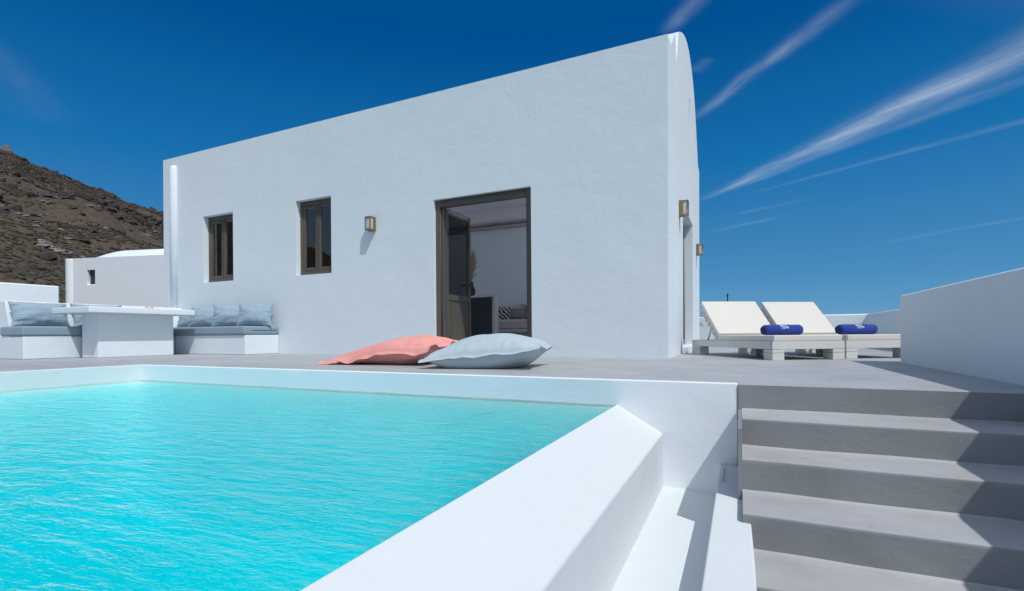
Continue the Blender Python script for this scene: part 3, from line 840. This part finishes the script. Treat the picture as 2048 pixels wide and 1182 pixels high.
seat_cushion(-9.97, -9.285, 3.485, 5.56, .338, .482, 'slate blue seat cushion on the left arm of the bench behind the table')
sc = seat_cushion(-9.96, -7.435, 5.57, 6.255, .338, .482, 'slate blue seat cushion on the right arm of the bench along the facade')
m = MB(); m.box(-7.436, -7.431, 5.72, 6.2, .405, .412); zp = link('zip', m, M_DARK, sc)
grp = 'slate blue pillows leaning on the bench'
def back_pillow(w, h, t, loc, rz, tilt, label, seed, mt=M_BENCH):
    m = pillow_mesh(w, h, t, seed, 48, 0, .08, .022, .55, wavy=.012)
    M = Matrix.Translation(loc) @ Matrix.Rotation(rz, 4, 'Z') @ Matrix.Rotation(R(90) - tilt, 4, 'X') @ Matrix.Translation((0, h / 2, 0))
    return place_mesh('pillow', m, mt, M, label, 'pillow', grp)
# local +X along the bench, leaning back by tilt
back_pillow(.74, .41, .14, (-9.91, 3.96, .478), R(92), R(17), 'long slate blue pillow at the left end of the bench, wholly left of the table', 1)
back_pillow(.74, .41, .14, (-9.90, 4.72, .478), R(88), R(15), 'slate blue pillow partly hidden behind the left corner of the white table', 2)
back_pillow(.74, .36, .09, (-9.62, 6.06, .478), R(4), R(14), 'slate blue pillow mostly hidden behind the right end of the table', 4)
back_pillow(.56, .41, .15, (-8.98, 5.93, .478), R(36), R(22), 'square slate blue pillow on the facade bench, first right of the tabletop', 5)
back_pillow(.56, .43, .155, (-8.29, 5.91, .478), R(40), R(19), 'square slate blue pillow on the facade bench, middle of three', 6)
back_pillow(.57, .44, .155, (-7.62, 5.90, .478), R(37), R(21), 'square slate blue pillow at the free right end of the bench', 7)
def sofa_pillow(w, h, t, loc, rz, tilt, label, seed, mt):
    m = pillow_mesh(w, h, t, seed, 26, 0, .06, .01, .42, wavy=.008)
    M = Matrix.Translation(loc) @ Matrix.Rotation(rz, 4, 'Z') @ Matrix.Rotation(R(90) - tilt, 4, 'X') @ Matrix.Translation((0, h / 2, 0))
    return place_mesh('pillow', m, mt, M, label, 'pillow', sofa_grp)
for k_, x in enumerate((-5.15, -4.45, -3.75)):
    lb = ('pale back pillow on the indoor sofa, nearest the counter', 'pale back pillow on the indoor sofa, next to the door frame', 'pale back pillow on the indoor sofa, farthest right')[k_]
    sofa_pillow(.68, .40, .09, (x, 10.84, .645), 0, R(8), lb, 20 + k_, M_SOFA)
sofa_pillow(.42, .34, .07, (-5.12, 10.55, .645), R(8), R(22), 'black and white patterned pillow on the indoor sofa beside the counter', 31, M_PATT)
sofa_pillow(.50, .30, .07, (-4.80, 10.62, .645), R(-6), R(20), 'plain taupe pillow in the middle of the indoor sofa', 32, M_TAUPE)
sofa_pillow(.44, .38, .07, (-4.45, 10.68, .645), R(-4), R(16), 'checked pillow on the indoor sofa beside the door frame', 33, M_PATT2)

tb = thing('outdoor_table', 'white masonry table with a thick slab top on a broad solid foot', 'table', (-9.0, 4.7, 0))
m = MB(); m.box(-9.55, -8.52, 3.93, 5.46, .675, .765); link('tabletop', m, M_WHITE, tb, bevel=.012, seg=3)
m = MB(); m.prism([(-9.22, 0), (-8.775, 0), (-8.775, .676), (-9.22, .676)], 'y', 4.16, 5.255); link('foot', m, M_WHITE, tb, bevel=.012, seg=3)
bw = thing('bowl', 'small beige shell shaped dish on the white table', 'bowl', (-9.0, 5.0, .766))
m = MB(); m.tube([(0, 0, 0), (0, 0, .012), (0, 0, .035), (0, 0, .055), (0, 0, .06)], [.03, .05, .062, .045, .015], 16); link('dish', m, M_BEIGE, bw, smooth=True, world=False)
m = MB(); m.tube([(.075, .05, 0), (.075, .05, .02), (.075, .05, .026)], [.035, .035, .03], 12); link('lid', m, M_BEIGE, bw, smooth=True, world=False)

# boundary wall on the left and neighbouring house
m = MB(); m.prism([(-14.9, -2.0), (-14.4, -2.0), (-12.86, 5.42), (-13.3, 5.5)], 'z', -3, 1.385)
for i, v in enumerate(m.v):
    if v.z > 1: v.z = 1.52 if v.y < 0 else 1.385
lw = link('boundary_wall', m, M_WHITE, bevel=.03, seg=3); finish(lw, 'white plastered wall with a sloping top behind the left bench', 'wall')

NB = thing('neighbouring_house', 'small white vaulted house with one tiny window in front of the hillside', 'house', (-22.97, 9.86, -2.5), R(14.5))
# local axes: +X along the wall to the right, +Y away from the camera; base at z=-2.5
def nbz(z): return z + 2.5
m = MB(); m.box(0, 11, 0, 6.0, 0, nbz(3.27)); nw = link('wall', m, M_WHITE3, NB, world=False)
m = MB(); m.box(.98, 1.32, -.5, .22, nbz(2.28), nbz(2.82)); cc = link('c', m, M_WHITE)
cc.matrix_world = ROOTM[NB.name]; bpy.context.view_layer.update()
boolean(nw, [('DIFFERENCE', cc)]); add_bevel(nw, .03, 2)
m = MB(); m.tube([(.19, .10, 0), (.19, .10, nbz(3.24))], [.19, .19], 24); link('corner_pier', m, M_WHITE3, NB, smooth=False, world=False, bevel=.02)
m = MB()
nrf = []
for i in range(41):
    u = -1 + 2 * i / 40
    nrf.append((3.0 + 2.75 * u, nbz(3.2) + .62 * max(0, 1 - abs(u) ** 3.0) ** .5))
vs = []; ns = 16
for k_ in range(ns + 1):
    t = k_ / ns; x = .55 + 1.0 * (1 - math.cos(t * math.pi / 2)) if False else .55 + 1.1 * t
    sc_ = math.sin(min(1, t) * math.pi / 2) ** .75 if t > 0 else .0
    for (yy, zz) in nrf: vs.append((x if t < 1 else x, yy, nbz(3.2) + (zz - nbz(3.2)) * sc_))
for (yy, zz) in nrf: vs.append((10.6, yy, zz))
q = 41; fs = []
for k_ in range(ns + 1):
    for i in range(40): fs.append((k_ * q + i, k_ * q + i + 1, (k_ + 1) * q + i + 1, (k_ + 1) * q + i))
fs.append(tuple(range((ns + 1) * q, (ns + 2) * q)))
m.add(vs, fs); link('roof', m, M_WHITE, NB, smooth=True, world=False)
m = MB(); m.box(.985, 1.315, .12, .16, nbz(2.285), nbz(2.815)); link('window', m, M_CAB, NB, world=False)

# ================================================================== LOUNGERS
def make_lounger(label, loc, rz, first=None):
    t = thing('sun_lounger', label, 'sun lounger', loc, rz, group='sun loungers on the deck by the gable')
    Wd, L = .857, 1.906
    m = MB()
    m.box(0, Wd, 0, .03, .121, .208); m.box(0, Wd, L - .03, L, .121, .208); m.box(0, .03, .03, L - .03, .121, .208); m.box(Wd - .03, Wd, .03, L - .03, .121, .208)
    for k_ in range(9): m.box(.03, Wd - .03, .05 + k_ * .135, .05 + k_ * .135 + .1, .188, .2065)
    m.box(Wd / 2 - .03, Wd / 2 + .03, .03, L - .03, .13, .187)
    link('frame', m, M_LOUNGE, t, bevel=.004, world=False)
    for (x, y) in ((.001, .001), (Wd - .141, .001), (.001, L - .231), (Wd - .141, L - .231)):
        m = MB(); m.box(x, x + .14, y, y + .23 if y > 1 else y + .16, .0, .078); m.box(x, x + .14, y, y + .23 if y > 1 else y + .16, .081, .118)
        link('leg', m, M_LOUNGE, t, bevel=.004, world=False)
    m = MB(); m.box(Wd / 2 - .04, Wd / 2 + .04, .92, 1.02, 0, .13); link('centre_leg', m, M_LOUNGE, t, bevel=.004, world=False)
    # backrest: board with slats, hinged at y=1.19
    ang = R(44); LB = .70; hy, hz = 1.21, .215
    Mh = Matrix.Translation((0, hy, hz)) @ Matrix.Rotation(ang, 4, 'X')
    m = MB()
    m.box(.02, .055, 0, LB * .92, -.035, -.002, M=Mh); m.box(Wd - .055, Wd - .02, 0, LB * .92, -.035, -.002, M=Mh)
    for k_ in range(6): m.box(.02, Wd - .02, .012 + k_ * .105, .012 + k_ * .105 + .078, -.001, .018, M=Mh)
    link('backboard', m, M_LOUNGE, t, bevel=.003, world=False)
    for k_ in range(7):
        m = MB(); m.box(.0165, .0205, .038 + k_ * .088, .052 + k_ * .088, -.024, -.010, M=Mh); link('bolt', m, M_DARK, t, world=False)
    m = MB(); m.box(.03, .065, 1.52, 1.55, 0, .25, M=Matrix.Translation((0, 1.52, .2)) @ Matrix.Rotation(R(0), 4, 'X') @ Matrix.Translation((0, -1.52, 0)))
    m = MB(); p0 = Mh @ Vector((0, .28, -.035)); 
    for xx in (.06, Wd - .06):
        m = MB(); m.tube([(xx, p0.y, p0.z), (xx, p0.y + .12, .2)], .014, 6); link('prop', m, M_LOUNGE, t, world=False)
    m = MB(); m.box(.02, Wd - .02, .005, 1.205, .2085, .276); mt_ = link('mattress', m, M_CREAM, t, bevel=.012, seg=3, world=False)
    m = MB(); m.box(.02, Wd - .02, .035, LB, .019, .085, M=Mh); link('back_cushion', m, M_CREAM, t, bevel=.012, seg=3, world=False)
    return t
l1 = make_lounger('cream sun lounger nearest the house, with a blue towel at its foot', (.322, 6.128, 0), R(30.5))
l2 = copy_tree(l1, loc=(1.10, 6.72, 0), rz=R(30), label='cream sun lounger beside the stair wall, farther back and partly hidden')

def make_towel(loc, rz, label):
    t = thing('rolled_towel', label, 'towel', loc, rz, group='rolled blue towels on the loungers')
    Lh, r = .235, .065
    m = MB(); N = 36; prof = []
    for i in range(25):
        s = -1 + 2 * i / 24
        e = max(0, abs(s) - .9) / .1
        rad = r * (1 + .05 * (1 - s * s) + .015 * math.sin(s * 9)) * (1 - .16 * e ** 2.5)
        prof.append((s * Lh, rad))
    vs = []; fs = []
    for i, (x, rad) in enumerate(prof):
        for k_ in range(N):
            a_ = 2 * math.pi * k_ / N
            rr = rad * (1 + .02 * noise.noise(Vector((x * 9, math.cos(a_) * 2, math.sin(a_) * 2))))
            if abs(a_ - 5.6) < .1: rr *= 1.02
            vs.append((x, math.cos(a_) * rr, r * .93 + math.sin(a_) * rr * .93))
    for i in range(len(prof) - 1):
        for k_ in range(N): fs.append((i * N + k_, i * N + (k_ + 1) % N, (i + 1) * N + (k_ + 1) % N, (i + 1) * N + k_))
    fs.append(tuple(range(N))); fs.append(tuple(range(24 * N, 25 * N)))
    m.add(vs, fs); m.mi[-1] = m.mi[-2] = 1; link('roll', m, [M_TOWEL, M_TOWEL_SHADE], t, smooth=True, world=False)
    # spiral ends
    for sx in (-1, 1):
        m = MB(); pts = []
        for k_ in range(70):
            a_ = k_ * .28; rr = .008 + .0021 * k_ * .34
            pts.append((sx * (Lh + .001), math.cos(a_) * rr, r * .93 + math.sin(a_) * rr))
        m.tube(pts, .0034, 5)
        link('folded_end', m, M_TOWEL, t, world=False)
    # white monogram lettering on the roll, facing the pool
    m = MB()
    def pt(s, h):   # s along the roll, h 0..1 up the front
        a_ = math.pi + .12 - h * 1.2
        rad = r * 1.062
        return Vector((s, math.cos(a_) * rad, r * .93 + math.sin(a_) * rad * .95))
    def stroke(p, wd=.0052):
        q_ = []
        for (a0, b0), (a1, b1) in zip(p, p[1:]):
            for k_ in range(5): q_.append((a0 + (a1 - a0) * k_ / 5, b0 + (b1 - b0) * k_ / 5))
        q_.append(p[-1]); m.tube([pt(s_ * .001, h_) for s_, h_ in q_], wd * .5, 5)
    glyphs = [[(-50, .98), (-50, .62)], [(-50, .97), (-38, .97), (-36, .80), (-50, .78)],
              [(-42, .70), (-42, .25)], [(-32, .75), (-26, .92), (-20, .75), (-26, .62), (-32, .75)],
              [(-16, .98), (-16, .30), (2, .30)], [(-10, .80), (4, .80)], [(2, .95), (2, .50), (-12, .48)],
              [(12, .92), (34, .92)], [(20, .92), (20, .32)], [(30, .62), (30, .30)], [(30, .60), (40, .58), (42, .30)],
              [(-24, .50), (-24, .22)], [(10, .60), (12, .35)]]
    for g_ in glyphs: stroke(g_)
    link('monogram', m, M_LOGO, t, world=False)
    return t
def on_lounger(rz, base, u, v, z): 
    c, s = math.cos(rz), math.sin(rz); return (base[0] + u * c - v * s, base[1] + u * s + v * c, z)
make_towel(on_lounger(R(30.5), (.322, 6.128), .40, .42, .277), R(31), 'rolled royal blue towel with white monogram on the nearer lounger')
make_towel(on_lounger(R(30), (1.10, 6.72), .38, .30, .277), R(31), 'rolled royal blue towel with white monogram on the farther lounger by the wall')

# ================================================================== SMALL THINGS
tap = thing('garden_tap', 'small brass garden tap on the parapet wall between house and lounger', 'tap', (-.90, 12.925, .52))
m = MB(); m.tube([(-.06, 0, 0), (-.06, -.05, 0)], .014, 8); m.tube([(-.06, -.05, 0), (.05, -.06, 0), (.07, -.06, -.015), (.07, -.06, -.055)], .011, 8); link('spout', m, M_BRASS, tap, smooth=True, world=False)
m = MB(); m.tube([(0, -.055, 0), (0, -.055, .04)], .008, 8); m.tube([(-.025, -.055, .042), (.025, -.055, .042)], .007, 8); link('handle', m, M_BRASS, tap, smooth=True, world=False)
for (x, y, z, w_, lb) in ((-.82, 40, 3.2, .04, 'thin dark pole rising behind the nearer sun lounger'), (5.72, 40, 1.36, .03, 'left of two tiny dark pole tips showing over the parapet'), (6.43, 40, 1.42, .03, 'right of two tiny dark pole tips showing over the parapet')):
    m = MB(); m.tube([(x, y, -8), (x, y, z)], w_, 8); m.box(x - .12, x + .12, y - .02, y + .02, z - .12, z - .08)
    o = link('utility_pole', m, M_DARK, origin=(x, y, -8)); finish(o, lb, 'pole')
